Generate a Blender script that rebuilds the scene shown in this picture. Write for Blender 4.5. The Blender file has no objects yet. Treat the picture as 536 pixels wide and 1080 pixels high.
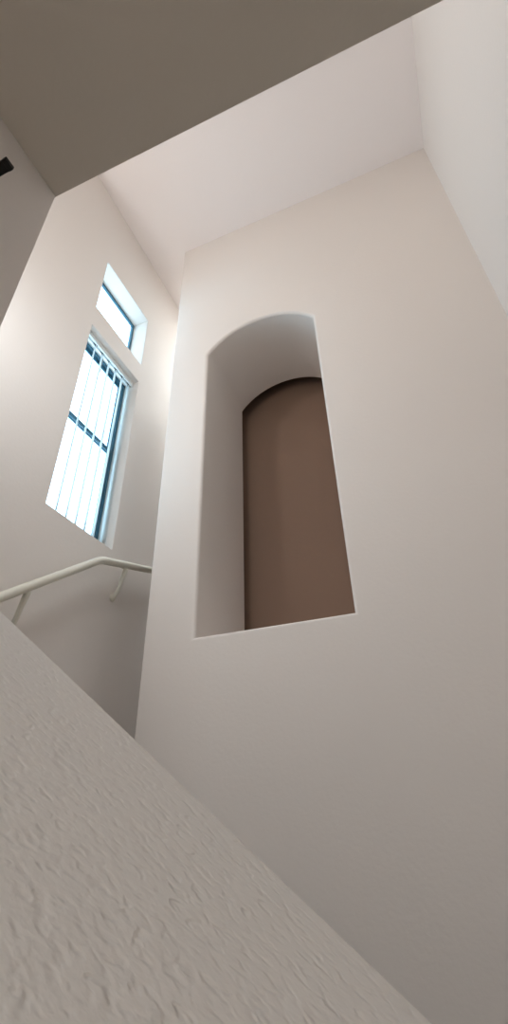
import bpy, bmesh, math, random
from mathutils import Vector, Matrix

random.seed(4)
SC = bpy.context.scene
COL = SC.collection

# ------------------------------------------------------------------ materials
def srgb(r, g, b):
    f = lambda c: (c/255/12.92) if c/255 <= .04045 else ((c/255+.055)/1.055)**2.4
    return (f(r), f(g), f(b), 1)

def mat(name, col, rough=.6, bump=0.0, scale=60.0, spec=.3, metallic=0.0, mottled=0.0):
    m = bpy.data.materials.new(name); m.use_nodes = True
    nt = m.node_tree; b = nt.nodes['Principled BSDF']
    b.inputs['Base Color'].default_value = col
    b.inputs['Roughness'].default_value = rough
    b.inputs['Metallic'].default_value = metallic
    b.inputs['Specular IOR Level'].default_value = spec
    tc = nt.nodes.new('ShaderNodeTexCoord')
    if mottled:
        n2 = nt.nodes.new('ShaderNodeTexNoise'); n2.inputs['Scale'].default_value = 3.0
        n2.inputs['Detail'].default_value = 3
        mx = nt.nodes.new('ShaderNodeMix'); mx.data_type = 'RGBA'
        mx.inputs['A'].default_value = col
        mx.inputs['B'].default_value = (col[0]*(1-mottled), col[1]*(1-mottled), col[2]*(1-mottled), 1)
        nt.links.new(tc.outputs['Object'], n2.inputs['Vector'])
        nt.links.new(n2.outputs['Fac'], mx.inputs['Factor'])
        nt.links.new(mx.outputs['Result'], b.inputs['Base Color'])
    if bump:
        n = nt.nodes.new('ShaderNodeTexNoise'); n.inputs['Scale'].default_value = scale
        n.inputs['Detail'].default_value = 2
        bp = nt.nodes.new('ShaderNodeBump'); bp.inputs['Strength'].default_value = 1
        bp.inputs['Distance'].default_value = bump
        nt.links.new(tc.outputs['Object'], n.inputs['Vector'])
        nt.links.new(n.outputs['Fac'], bp.inputs['Height'])
        nt.links.new(bp.outputs['Normal'], b.inputs['Normal'])
    return m

WALL = srgb(230, 224, 219)
M_wall = mat('painted_wall', WALL, .7, .0006, 55)
M_ceil = mat('painted_ceiling', srgb(245, 239, 238), .8, .0005, 50)
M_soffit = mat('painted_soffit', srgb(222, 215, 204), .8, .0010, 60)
M_brown = mat('taupe_paint', srgb(138, 113, 97), .75, .0005, 60)
M_rail = mat('white_gloss_paint', srgb(228, 226, 214), .35, spec=.45, bump=.0002, scale=90)
M_black = mat('black_metal', srgb(14, 13, 12), .45, bump=.0002, scale=200)
M_frame = mat('blue_grey_aluminium', srgb(62, 104, 122), .45, bump=.0001, scale=150)
M_carpet = mat('stair_carpet', srgb(132, 125, 117), .95, .004, 240, mottled=.15)
M_headrail = mat('white_headrail', srgb(232, 236, 236), .45, bump=.0001, scale=100)
M_slot = mat('grey_plastic', srgb(70, 76, 80), .5, bump=.0001, scale=100)

# trowelled coarse plaster of the sloping guard wall
def plaster():
    m = bpy.data.materials.new('coarse_plaster'); m.use_nodes = True
    nt = m.node_tree; b = nt.nodes['Principled BSDF']
    b.inputs['Base Color'].default_value = srgb(230, 225, 220)
    b.inputs['Roughness'].default_value = .75
    b.inputs['Specular IOR Level'].default_value = .25
    tc = nt.nodes.new('ShaderNodeTexCoord')
    mp = nt.nodes.new('ShaderNodeMapping'); mp.inputs['Scale'].default_value = (1.0, 1.2, 1.0)
    nt.links.new(tc.outputs['Object'], mp.inputs['Vector'])
    h = None
    def noise(s, d, lo, hi):
        n = nt.nodes.new('ShaderNodeTexNoise'); n.inputs['Scale'].default_value = s
        n.inputs['Detail'].default_value = d; n.inputs['Distortion'].default_value = .25
        nt.links.new(mp.outputs[0], n.inputs['Vector'])
        r = nt.nodes.new('ShaderNodeMapRange'); r.interpolation_type = 'SMOOTHSTEP'
        r.inputs['From Min'].default_value = lo; r.inputs['From Max'].default_value = hi
        nt.links.new(n.outputs['Fac'], r.inputs['Value'])
        return r.outputs['Result']
    a = noise(110, 1.2, .22, .58)      # shallow pits
    c = noise(190, 2, .2, .8)       # fine grain
    ad = nt.nodes.new('ShaderNodeMath'); ad.operation = 'MULTIPLY_ADD'
    nt.links.new(c, ad.inputs[0]); ad.inputs[1].default_value = .35
    nt.links.new(a, ad.inputs[2])
    bp = nt.nodes.new('ShaderNodeBump'); bp.inputs['Strength'].default_value = 1
    bp.inputs['Distance'].default_value = .0008
    nt.links.new(ad.outputs[0], bp.inputs['Height'])
    nt.links.new(bp.outputs['Normal'], b.inputs['Normal'])
    return m
M_plaster = plaster()

def glass():
    m = bpy.data.materials.new('window_glass'); m.use_nodes = True
    nt = m.node_tree; nt.nodes.remove(nt.nodes['Principled BSDF'])
    out = nt.nodes['Material Output']
    t = nt.nodes.new('ShaderNodeBsdfTransparent'); t.inputs[0].default_value = (.93, .97, 1, 1)
    g = nt.nodes.new('ShaderNodeBsdfGlossy'); g.inputs['Roughness'].default_value = .02
    fr = nt.nodes.new('ShaderNodeFresnel'); fr.inputs[0].default_value = 1.45
    mx = nt.nodes.new('ShaderNodeMixShader')
    ge = nt.nodes.new('ShaderNodeNewGeometry'); iv = nt.nodes.new('ShaderNodeMath'); iv.operation = 'SUBTRACT'
    iv.inputs[0].default_value = 1; nt.links.new(ge.outputs['Backfacing'], iv.inputs[1])
    ml = nt.nodes.new('ShaderNodeMath'); ml.operation = 'MULTIPLY'      # mirror only on the outer faces of the pane
    nt.links.new(fr.outputs[0], ml.inputs[0]); nt.links.new(iv.outputs[0], ml.inputs[1])
    nt.links.new(ml.outputs[0], mx.inputs[0]); nt.links.new(t.outputs[0], mx.inputs[1])
    nt.links.new(g.outputs[0], mx.inputs[2]); nt.links.new(mx.outputs[0], out.inputs[0])
    return m
M_glass = glass()

def vane_mat():
    m = bpy.data.materials.new('translucent_vane'); m.use_nodes = True
    nt = m.node_tree; nt.nodes.remove(nt.nodes['Principled BSDF'])
    out = nt.nodes['Material Output']
    d = nt.nodes.new('ShaderNodeBsdfDiffuse'); d.inputs[0].default_value = (.80, .83, .83, 1)
    t = nt.nodes.new('ShaderNodeBsdfTranslucent'); t.inputs[0].default_value = (.62, .64, .64, 1)
    mx = nt.nodes.new('ShaderNodeMixShader'); mx.inputs[0].default_value = .55
    nt.links.new(d.outputs[0], mx.inputs[1]); nt.links.new(t.outputs[0], mx.inputs[2])
    nt.links.new(mx.outputs[0], out.inputs[0])
    return m
M_vane = vane_mat()

# ------------------------------------------------------------------ helpers
def obj(name, bm, m, parent=None, kind=None, smooth=None):
    bmesh.ops.recalc_face_normals(bm, faces=bm.faces[:])
    me = bpy.data.meshes.new(name); bm.to_mesh(me); bm.free()
    me.materials.append(m)
    if smooth:
        for p in me.polygons: p.use_smooth = True
        me.set_sharp_from_angle(angle=math.radians(smooth))
    o = bpy.data.objects.new(name, me); COL.objects.link(o)
    if parent: o.parent = parent
    if kind: o['kind'] = kind
    return o

def empty(name, label, cat, loc=(0, 0, 0)):
    o = bpy.data.objects.new(name, None); COL.objects.link(o)
    o.location = loc; o['label'] = label; o['category'] = cat
    return o

def add_box(bm, a, b, bevel=0.0, seg=2):
    x0, y0, z0 = a; x1, y1, z1 = b
    v = [bm.verts.new(p) for p in ((x0,y0,z0),(x1,y0,z0),(x1,y1,z0),(x0,y1,z0),(x0,y0,z1),(x1,y0,z1),(x1,y1,z1),(x0,y1,z1))]
    fs = [bm.faces.new([v[i] for i in q]) for q in ((0,3,2,1),(4,5,6,7),(0,1,5,4),(1,2,6,5),(2,3,7,6),(3,0,4,7))]
    if bevel:
        es = list({e for f in fs for e in f.edges})
        bmesh.ops.bevel(bm, geom=es, offset=bevel, segments=seg, affect='EDGES', profile=.5)

def box(a, b, bevel=0.0, seg=2):
    bm = bmesh.new(); add_box(bm, a, b, bevel, seg); return bm

def prism(pts, ext):
    """closed polygon of 3-D points swept along ext"""
    bm = bmesh.new(); e = Vector(ext)
    lo = [bm.verts.new(p) for p in pts]; hi = [bm.verts.new(Vector(p)+e) for p in pts]
    bm.faces.new(lo[::-1]); bm.faces.new(hi)
    n = len(pts)
    for i in range(n): bm.faces.new((lo[i], lo[(i+1) % n], hi[(i+1) % n], hi[i]))
    return bm

def add_tube(bm, pts, rad, n=14, cap=True, flat=1.0):
    pts = [Vector(p) for p in pts]
    rads = rad if isinstance(rad, (list, tuple)) else [rad]*len(pts)
    rings = []
    for i, p in enumerate(pts):
        d0 = (pts[i]-pts[i-1]).normalized() if i else (pts[1]-pts[0]).normalized()
        d1 = (pts[i+1]-pts[i]).normalized() if i < len(pts)-1 else d0
        t = (d0+d1).normalized()
        k = 1/max(.5, t.dot(d0))
        ref = Vector((1, 0, 0)) if abs(t.x) < .8 else Vector((0, 0, 1))
        a = (ref - t*ref.dot(t)).normalized(); b = t.cross(a)
        rings.append([bm.verts.new(p + (a*math.cos(q)*flat + b*math.sin(q)*k)*rads[i]) for q in (2*math.pi*j/n for j in range(n))])
    for r0, r1 in zip(rings, rings[1:]):
        for j in range(n): bm.faces.new((r0[j], r0[(j+1) % n], r1[(j+1) % n], r1[j]))
    if cap:
        bm.faces.new(rings[0][::-1]); bm.faces.new(rings[-1])

def inset_loop(pts, r):
    """offset a CCW uv loop by r to its inside (negative: outside), mitred"""
    out = []; n = len(pts)
    for i in range(n):
        p0, p, p1 = Vector(pts[i-1]), Vector(pts[i]), Vector(pts[(i+1) % n])
        a = (p-p0).normalized(); b = (p1-p).normalized()
        na, nb = Vector((-a.y, a.x)), Vector((-b.y, b.x))
        m = (na+nb).normalized(); k = r/max(.35, m.dot(na))
        out.append(p+m*k)
    return out

def holed_wall(origin, U, V, N, outer, holes, thick, r):
    """slab of wall: front face with rounded corners around the openings; N points into the wall.
       holes: CCW uv loops that go right through"""
    O, U, V, N = Vector(origin), Vector(U), Vector(V), Vector(N)
    bm = bmesh.new()
    P = lambda uv, d: O + U*uv[0] + V*uv[1] + N*d
    def ring(l, d): return [bm.verts.new(P(p, d)) for p in l]
    def loop_edges(vs): return [bm.edges.new((vs[i], vs[(i+1) % len(vs)])) for i in range(len(vs))]
    def bridge(a, b):
        n = len(a)
        for i in range(n): bm.faces.new((a[i], a[(i+1) % n], b[(i+1) % n], b[i]))
    S = 6
    fe, be = [], []
    for k, (lp, sgn) in enumerate([(outer, 1)] + [(h, -1) for h in holes]):
        prev = None
        for s in range(S+1):
            q = s/S*math.pi/2
            off = r*(1-math.sin(q))*sgn
            vs = ring(inset_loop(lp, off), r*(1-math.cos(q)))
            if s == 0: fe += loop_edges(vs)
            else: bridge(prev, vs)
            prev = vs
        vs = ring(lp, thick); bridge(prev, vs); be += loop_edges([v for v in vs]) if False else [bm.edges.get((vs[i], vs[(i+1) % len(vs)])) for i in range(len(vs))]
    bmesh.ops.triangle_fill(bm, use_beauty=True, use_dissolve=False, edges=fe)
    bmesh.ops.triangle_fill(bm, use_beauty=True, use_dissolve=False, edges=be)
    return bm

# ------------------------------------------------------------------ key dimensions (metres, eye level = 0)
CEIL = 4.347
YM = 2.0            # face of the wall with the niche
XW = -1.727         # face of the window wall
XR = .707           # right wall
XE = -1.40          # free end of the niche wall
DN = .627           # niche depth
YB = 4.0            # end of the stair space behind the niche wall
SLAB = 1.52
YG0, YG1 = .09, .42 # guard wall, near and far face
GS, GZ = -.7344, -.1419

# ------------------------------------------------------------------ setting
# niche wall
nx0, nx1, nz0, nzs, nzt = -1.107, -.325, .747, 2.815, 3.008
hw = (nx1-nx0)/2; cx = (nx0+nx1)/2; rise = nzt-nzs
RA = (hw*hw+rise*rise)/(2*rise); a0 = math.asin(hw/RA)
arch = [(nx0, nz0), (nx1, nz0)]
for i in range(29):
    a = a0 - 2*a0*i/28
    arch.append((cx+RA*math.sin(a), nzt-RA+RA*math.cos(a)))
bm = holed_wall((0, YM, 0), (1,0,0), (0,0,1), (0,1,0),
                [(XE, -1.9), (XR+.06, -1.9), (XR+.06, CEIL+.06), (XE, CEIL+.06)], [arch], .17, .022)
back = [Vector((p[0], YM+.17, p[1])) for p in arch]
n = len(back)                                # reveal of the niche runs on through its box behind the wall
r0 = [bm.verts.new(p) for p in back]; r1 = [bm.verts.new(p+Vector((0, DN-.17, 0))) for p in back]
for i in range(n): bm.faces.new((r0[i], r0[(i+1) % n], r1[(i+1) % n], r1[i]))
bmesh.ops.remove_doubles(bm, verts=bm.verts[:], dist=.0005)
obj('wall_niche', bm, M_wall, kind='structure', smooth=40)
bm = bmesh.new()                              # outside of the niche box, seen from the space behind
for a, b in (((nx0-.05, YM+.165, nz0-.05), (nx0-.004, YM+DN, nzt+.05)), ((nx1+.004, YM+.165, nz0-.05), (nx1+.05, YM+DN, nzt+.05)),
             ((nx0-.05, YM+.165, nzt+.004), (nx1+.05, YM+DN, nzt+.05)), ((nx0-.05, YM+.165, nz0-.05), (nx1+.05, YM+DN, nz0-.004))):
    add_box(bm, a, b)
obj('wall_niche_box', bm, M_wall, kind='structure')
# the taupe chamber at the back of the niche, a little larger than the opening
bm = bmesh.new()
y0, y1 = YM+DN+.002, YM+DN+.11; X0, X1, Z0, Z1 = nx0-.26, nx1+.26, nz0-.2, nzt+.2
for a, b in (((X0-.04, y1, Z0-.04), (X1+.04, y1+.04, Z1+.04)), ((X0-.04, y0, Z0), (X0, y1, Z1)), ((X1, y0, Z0), (X1+.04, y1, Z1)),
             ((X0-.04, y0, Z1), (X1+.04, y1, Z1+.04)), ((X0-.04, y0, Z0-.04), (X1+.04, y1, Z0)),
             ((X0, y0, Z0), (nx0-.03, y0+.012, Z1)), ((nx1+.03, y0, Z0), (X1, y0+.012, Z1)), ((X0, y0, nzt+.03), (X1, y0+.012, Z1)), ((X0, y0, Z0), (X1, y0+.012, nz0-.03))):
    add_box(bm, a, b)
obj('wall_niche_back', bm, M_brown, kind='structure')
obj('wall_far', box((XW-.02, YB, -1.9), (XR+.06, YB+.1, CEIL+.05)), M_wall, kind='structure')

# window wall
wy0, wy1 = 1.497, 2.052
W1z0, W1z1 = 1.388, 2.852
W2z0, W2z1 = 3.045, 3.604
WT = .16
rc = lambda u0, v0, u1, v1: [(u0, v0), (u1, v0), (u1, v1), (u0, v1)]
bm = holed_wall((XW, 0, 0), (0,1,0), (0,0,1), (-1,0,0), rc(.88, -1.9, YB+.1, CEIL+.06),
                [rc(wy0, W1z0, wy1, W1z1), rc(wy0, W2z0, wy1, W2z1)], WT, .006)
obj('wall_left', bm, M_wall, kind='structure', smooth=40)
obj('wall_right', box((XR, YG1-.06, -1.9), (XR+.12, YB+.1, CEIL+.05)), M_wall, kind='structure')

# ceiling over stairwell and upper hall
obj('ceiling', prism([(-3.8, -3.2, CEIL), (2.7, -3.2, CEIL), (2.7, YB+.1, CEIL), (XW-.16, YB+.1, CEIL), (XW-.16, .98, CEIL), (-3.8, .98, CEIL)], (0, 0, .12)), M_ceil, kind='structure')

# upper hall floor slab: the low dark soffit over the camera
s_pts = [(-3.8, -3.2, SLAB), (2.7, -3.2, SLAB), (2.7, .44, SLAB), (XR, .432, SLAB), (.30, .427, SLAB), (-.75, .414, SLAB), (XW, .402, SLAB), (XW, 1.0, SLAB), (-3.8, 1.0, SLAB)]
bm = prism(s_pts, (0, 0, .28))
es = [e for e in bm.edges if all(v.co.y > .405 and v.co.y < .45 for v in e.verts) and abs(e.verts[0].co.z-e.verts[1].co.z) < .01]
bmesh.ops.bevel(bm, geom=es, offset=.012, segments=4, affect='EDGES', profile=.5)
obj('ceiling_low', bm, M_soffit, kind='structure', smooth=40)

# near wall on the left under the soffit
bm = box((-.87, -3.1, -1.9), (-.75, .414, SLAB+.01), .004, 2)
obj('wall_near', bm, M_wall, kind='structure', smooth=40)
# closing walls of the lower hall and the upper hall
obj('wall_side', box((XW-.16, .34, -1.9), (-.80, .405, SLAB+.1)), M_wall, kind='structure')
obj('wall_lower_right', box((XR+.05, .36, -1.9), (2.7, .43, SLAB+.1)), M_wall, kind='structure')
obj('wall_lower_end', box((2.6, -3.1, -1.9), (2.72, .4, SLAB+.1)), M_wall, kind='structure')
obj('wall_lower_back', box((-.9, -3.2, -1.9), (2.7, -3.08, SLAB+.1)), M_wall, kind='structure')
obj('wall_lower_left', box((XW-.16, .40, -1.9), (XW, .89, SLAB+.28)), M_wall, kind='structure')
obj('wall_upper_left', box((-3.8, .89, SLAB+.2), (XW-.02, .98, CEIL+.05)), M_wall, kind='structure')
obj('wall_upper_right', box((XR+.05, .36, SLAB+.2), (2.7, .43, CEIL+.05)), M_wall, kind='structure')
obj('wall_upper_end', box((2.6, -3.1, SLAB+.2), (2.72, .4, CEIL+.05)), M_wall, kind='structure')
obj('wall_upper_side', box((-3.9, -3.1, SLAB+.2), (-3.78, .98, CEIL+.05)), M_wall, kind='structure')
bm = holed_wall((0, -3.1, 0), (1,0,0), (0,0,1), (0,-1,0), rc(-3.85, SLAB+.2, 2.7, CEIL+.05), [], .14, .01)
obj('wall_upper_back', bm, M_wall, kind='structure', smooth=40)
obj('floor', box((-1.9, -3.2, -2.0), (2.7, YB+.1, -1.88)), M_carpet, kind='structure')

# stair flight between guard and niche wall
bm = bmesh.new()
run, ris = .239, .1755
x = XR
while x > XW:
    z = GS*x - 1.04
    add_box(bm, (max(XW, x-run)+.001, YG1-.02, -1.87), (x+.02, YM, z), .006, 2)
    x -= run
obj('floor_stairs', bm, M_carpet, kind='structure')

# sloping guard wall with rounded top edges (camera looks across its top)
bm = bmesh.new()
R_ = .022; prof = []
for y, z, c0, c1 in ((YG1, 0, 0, 90), (YG0, 0, 90, 180)):
    cy = y-R_ if c0 == 0 else y+R_
    for i in range(9):
        q = math.radians(c0+(c1-c0)*i/8)
        prof.append((cy+R_*math.cos(q), -R_+R_*math.sin(q)))
top = prof; xs = [XW+.0, -1.2, -.76]
xa, xb = -.755, 1.6
rows = []
NX = 12
for i in range(NX+1):
    X = XW + (xb-XW)*i/NX
    rows.append([bm.verts.new((X, y, GS*X+GZ+dz)) for y, dz in top] + [bm.verts.new((X, YG0, -1.9)), bm.verts.new((X, YG1, -1.9))])
for a, b in zip(rows, rows[1:]):
    n = len(a)
    for j in range(n): bm.faces.new((a[j], a[(j+1) % n], b[(j+1) % n], b[j]))
bm.faces.new(rows[0]); bm.faces.new(rows[-1][::-1])
obj('wall_guard', bm, M_plaster, kind='structure', smooth=40)

# ------------------------------------------------------------------ windows
def window(name, z0, z1, hung, wy0, wy1):
    xo = XW-WT; x1 = xo+(.036 if hung else .022)                      # frame sits at the back of the reveal
    root = bpy.data.objects.new(name, None); COL.objects.link(root)
    root.location = (xo, (wy0+wy1)/2, z0); root['kind'] = 'structure'
    def W(bm): bm.transform(Matrix.Translation(-root.location)); return bm
    f = .022
    bm = bmesh.new()
    for a, b in (((xo, wy0, z1-f), (x1, wy1, z1)), ((xo, wy0, z0), (x1, wy1, z0+f)),
                 ((xo, wy0, z0+f), (x1, wy0+f, z1-f)), ((xo, wy1-f, z0+f), (x1, wy1, z1-f))):
        add_box(bm, a, b, .002, 1)
    obj('window_frame', W(bm), M_frame, root)
    def sash(nm, a0, a1, xa, xb, w, g):
        bm = bmesh.new()
        for a, b in (((xa, wy0+f, a1-w), (xb, wy1-f, a1)), ((xa, wy0+f, a0), (xb, wy1-f, a0+w)),
                     ((xa, wy0+f, a0+w), (xb, wy0+f+w, a1-w)), ((xa, wy1-f-w, a0+w), (xb, wy1-f, a1-w))):
            add_box(bm, a, b, .002, 1)
        s = obj(nm, W(bm), M_frame, root)
        xm = (xa+xb)/2
        obj('pane', W(box((xm-.002, wy0+f+w-.004, a0+w-.004), (xm+.002, wy1-f-w+.004, a1-w+.004))), M_glass, s)
        return s
    if hung:
        zm = 2.175
        sash('upper_sash', zm-.015, z1-f, xo+.004, xo+.016, .024, 0)
        sash('lower_sash', z0+f, zm+.018, xo+.019, xo+.033, .030, 0)
    else:
        obj('pane', W(box((xo+.008, wy0+f-.004, z0+f-.004), (xo+.012, wy1-f+.004, z1-f+.004))), M_glass, root)
    return root
window('window_1', W1z0, W1z1, True, wy0, wy1)
window('window_2', W2z0, W2z1, False, wy0, wy1)

# ------------------------------------------------------------------ vertical blind in the tall window
bx = XW-.066
bl = empty('vertical_blind', 'white vertical blind with open slats hanging in the tall window on the left wall', 'blind', (bx, (wy0+wy1)/2, W1z1-.045))
def L(bm, o): bm.transform(Matrix.Translation(-o.location)); return bm
bm = bmesh.new()
add_box(bm, (bx-.022, wy0+.006, W1z1-.040), (bx-.006, wy1-.006, W1z1-.002), .003, 2)
add_box(bm, (bx+.006, wy0+.006, W1z1-.040), (bx+.022, wy1-.006, W1z1-.002), .003, 2)
add_box(bm, (bx-.02, wy0+.008, W1z1-.016), (bx+.02, wy1-.008, W1z1-.004))
obj('headrail', L(bm, bl), M_headrail, bl)
NV = 6; pitch = .078
ang = math.radians(135+11)       # slat direction in plan, nearly along the view from below right
d = Vector((math.cos(ang), math.sin(ang), 0)); nrm = Vector((-d.y, d.x, 0))
vane0 = car0 = None
hw_v = .032; zt, zb = -.020, W1z0+.012-(W1z1-.045)
for i in range(NV):
    y = wy1-.036-pitch*i
    yl = y-bl.location.y
    if vane0 is None:
        bm = bmesh.new(); S = 6
        rows = []
        for k in range(S+1):
            t = -1+2*k/S
            p = d*hw_v*t + nrm*(.004*(1-t*t))
            rows.append((p + nrm*.0006, p - nrm*.0006))
        fr = [[bm.verts.new((q.x, q.y, z)) for z in (zb, zt)] for q, _ in rows]
        bk = [[bm.verts.new((q.x, q.y, z)) for z in (zb, zt)] for _, q in rows]
        for k in range(S):
            bm.faces.new((fr[k][0], fr[k+1][0], fr[k+1][1], fr[k][1]))
            bm.faces.new((bk[k][0], bk[k][1], bk[k+1][1], bk[k+1][0]))
            bm.faces.new((fr[k][0], bk[k][0], bk[k+1][0], fr[k+1][0]))
            bm.faces.new((fr[k][1], fr[k+1][1], bk[k+1][1], bk[k][1]))
        for k in (0, S): bm.faces.new((fr[k][0], fr[k][1], bk[k][1], bk[k][0]))
        vane0 = obj('slat', bm, M_vane, bl, smooth=40)
        bm = bmesh.new()
        add_box(bm, (-.005, -.016, .010), (.005, .016, .030), .002, 1)
        add_box(bm, (-.002, -.006, -.026), (.002, .006, .012), .001, 1)
        car0 = obj('carrier', bm, M_slot, bl)
        v, c = vane0, car0
    else:
        v = vane0.copy(); COL.objects.link(v); v.parent = bl
        c = car0.copy(); COL.objects.link(c); c.parent = bl
    v.location = (0, yl, 0); c.location = (0, yl, 0)
# bead chain with its ring weight
bm = bmesh.new()
add_tube(bm, [(bx+.0, wy0+.22, W1z1-.05), (bx+.0, wy0+.22, W1z1-.185)], .0012, 6)
for i in range(16):
    q0, q1 = 2*math.pi*i/16, 2*math.pi*(i+1)/16
    c = Vector((bx, wy0+.22, W1z1-.2)); e = d
    add_tube(bm, [c+(e*math.cos(q0)+Vector((0,0,1))*math.sin(q0))*.014, c+(e*math.cos(q1)+Vector((0,0,1))*math.sin(q1))*.014], .003, 6)
obj('pull_ring', L(bm, bl), M_headrail, bl, smooth=50)

# ------------------------------------------------------------------ handrail
RX = XW+.076
rail = empty('handrail', 'white painted handrail on brackets along the left wall below the tall window', 'handrail', (RX, 1.878, 1.222))
ctrl = [Vector((RX, 1.19, .688)), Vector((RX, 1.878, 1.222)), Vector((RX, 2.54, 1.427))]
p0 = ctrl[1]+(ctrl[0]-ctrl[1]).normalized()*.035; p2 = ctrl[1]+(ctrl[2]-ctrl[1]).normalized()*.035
path = [ctrl[0]] + [p0.lerp(ctrl[1], t).lerp(ctrl[1].lerp(p2, t), t) for t in (0, .25, .5, .75, 1)] + [ctrl[2]]
bm = bmesh.new(); add_tube(bm, path, .0215, 20)
obj('rail', L(bm, rail), M_rail, rail, smooth=50)
def rail_z(y): return 1.222 + (y-1.878)*(.776 if y < 1.878 else .31)
for y in (1.452, 2.108):
    zr = rail_z(y)
    bm = bmesh.new()
    zb_ = zr-.195
    pts = [(XW+.012, y+.004, zb_), (XW+.030, y+.003, zb_+.022), (XW+.045, y+.002, zb_+.055), (XW+.058, y, zb_+.105), (RX-.004, y, zb_+.150), (RX, y, zr-.019)]
    add_tube(bm, pts, [.013, .012, .0115, .0125, .015, .015], 12)
    b = obj('bracket', L(bm, rail), M_rail, rail, smooth=50)
    bm = bmesh.new()
    add_tube(bm, [(XW, y+.004, zb_), (XW+.006, y+.004, zb_), (XW+.012, y+.004, zb_), (XW+.015, y+.004, zb_)], [.021, .021, .017, .010], 18)
    r_ = obj('rosette', bm, M_rail, b, smooth=40)
    r_.data.transform(Matrix.Translation(-rail.location))
    # saddle strap under the rail
    sl_ = .776 if y < 1.878 else .31
    dv = Vector((0, 1, sl_)).normalized()
    bm = bmesh.new()
    c = Vector((RX, y, zr-.0225))
    n = 6
    add_box(bm, (-.011, -.03, -.002), (.011, .03, .002), .001, 1)
    bm.transform(Matrix.Rotation(math.atan(sl_), 4, 'X')); bm.transform(Matrix.Translation(c-rail.location))
    obj('saddle', bm, M_rail, b)

# ------------------------------------------------------------------ black fitting on the near wall
hk = empty('wall_hook', 'small black metal hook on the grey near wall under the low ceiling', 'hook', (-.75, .245, 1.245))
bm = box((0, -.014, -.035), (.006, .014, .035), .002, 2); obj('backplate', bm, M_black, hk)
bm = box((.004, -.0115, -.006), (.088, .0115, .004), .002, 2); obj('arm', bm, M_black, hk)
bm = box((.078, -.0120, -.0065), (.090, .0120, .006), .0015, 2); obj('tip', bm, M_black, hk)

# ------------------------------------------------------------------ light
w = bpy.data.worlds.new('sky'); SC.world = w; w.use_nodes = True
nt = w.node_tree; bg = nt.nodes['Background']
tc = nt.nodes.new('ShaderNodeTexCoord'); sp = nt.nodes.new('ShaderNodeSeparateXYZ')
rmp = nt.nodes.new('ShaderNodeValToRGB')          # pale sky above, sunlit pale ground below the horizon
mr = nt.nodes.new('ShaderNodeMapRange'); mr.inputs['From Min'].default_value = -1; mr.inputs['From Max'].default_value = 1
nt.links.new(tc.outputs['Generated'], sp.inputs[0]); nt.links.new(sp.outputs['Z'], mr.inputs['Value'])
nt.links.new(mr.outputs['Result'], rmp.inputs['Fac'])
e = rmp.color_ramp.elements
e[0].position = 0; e[0].color = (.45, .48, .48, 1)
e[1].position = 1; e[1].color = (.55, .78, 1, 1)
for p_, c_ in ((.34, (.72, 1.12, 1.35, 1)), (.44, (.78, 1.25, 1.5, 1)), (.54, (.62, .92, 1.08, 1))):
    q_ = e.new(p_); q_.color = c_
nt.links.new(rmp.outputs['Color'], bg.inputs[0]); bg.inputs[1].default_value = 5.6

def area(name, loc, aim, sx, sy, power, col):
    l = bpy.data.lights.new(name, 'AREA'); l.shape = 'RECTANGLE'; l.size = sx; l.size_y = sy
    l.energy = power; l.color = col
    o = bpy.data.objects.new(name, l); COL.objects.link(o); o.location = loc
    o.rotation_euler = (Vector(aim)-Vector(loc)).to_track_quat('-Z', 'Y').to_euler()
    return o
def portal(name, loc, aim, sx, sy):
    o = area(name, loc, aim, sx, sy, 1, (1, 1, 1)); o.data.cycles.is_portal = True
for y0, y1 in ((wy0, wy1),):
    for z0, z1 in ((W1z0, W1z1), (W2z0, W2z1)):
        portal('portal', (XW-WT-.01, (y0+y1)/2, (z0+z1)/2), (0, (y0+y1)/2, (z0+z1)/2), y1-y0, z1-z0)
# added lights out of view, balanced for brightness, no fittings modelled
area('window_wall_fill', (-1.1, .5, 2.2), (-1.73, 1.75, 1.1), .3, .3, 7.2, (.92, .97, 1.0))  # added out of view to brighten the lower window wall
area('window_wall_fill', (-1.0, .55, 2.9), (-1.73, 1.6, 3.1), .3, .3, 1.9, (1.0, .99, .98))  # second added source, brightens the window wall higher up
area('rear_gap_fill', (-1.1, 3.4, 4.2), (-1.2, 3.0, 0), .5, .5, 36, (.9, .98, 1.0))  # unseen source added to brighten the window wall at the gap
pl = bpy.data.lights.new('niche_side_fill', 'POINT'); pl.energy = 48; pl.shadow_soft_size = .14; pl.color = (1.0, .985, .975)  # unseen point light added for the niche back's left-right contrast
po = bpy.data.objects.new('niche_side_fill', pl); COL.objects.link(po); po.location = (-1.95, -.4, 3.35)
area('upper_hall_fill', (.2, -.9, 4.25), (.2, -.9, 0), .4, .4, 9, (.9, .97, 1.0))  # weak unseen fill added over the upper hall
area('lower_hall_fill', (-.1, -2.0, 1.45), (-.15, -1.6, -1.8), .5, .5, 27, (.97, .98, .97))  # unseen fill added to lift soffit, near wall and guard

# ------------------------------------------------------------------ camera
cam = bpy.data.cameras.new('camera'); co = bpy.data.objects.new('camera', cam); COL.objects.link(co)
right = Vector((0.92623154, 0.37633993, -0.02152664)); up = Vector((0.22038949, -0.49431467, 0.84088137)); fw = Vector((-0.3058163, 0.78359509, 0.5407912))
M = Matrix((right, up, -fw)).transposed().to_4x4()
co.matrix_world = M
cam.sensor_fit = 'VERTICAL'; cam.sensor_height = 36; cam.lens = 16.783; cam.clip_start = .01
SC.camera = co
vs = SC.view_settings; SC.display_settings.display_device = 'sRGB'
vs.view_transform = 'Standard'; vs.look = 'None'; vs.exposure = 0; vs.gamma = 1; vs.use_curve_mapping = False
SC.cycles.max_bounces = 12; SC.cycles.diffuse_bounces = 8; SC.cycles.transparent_max_bounces = 16
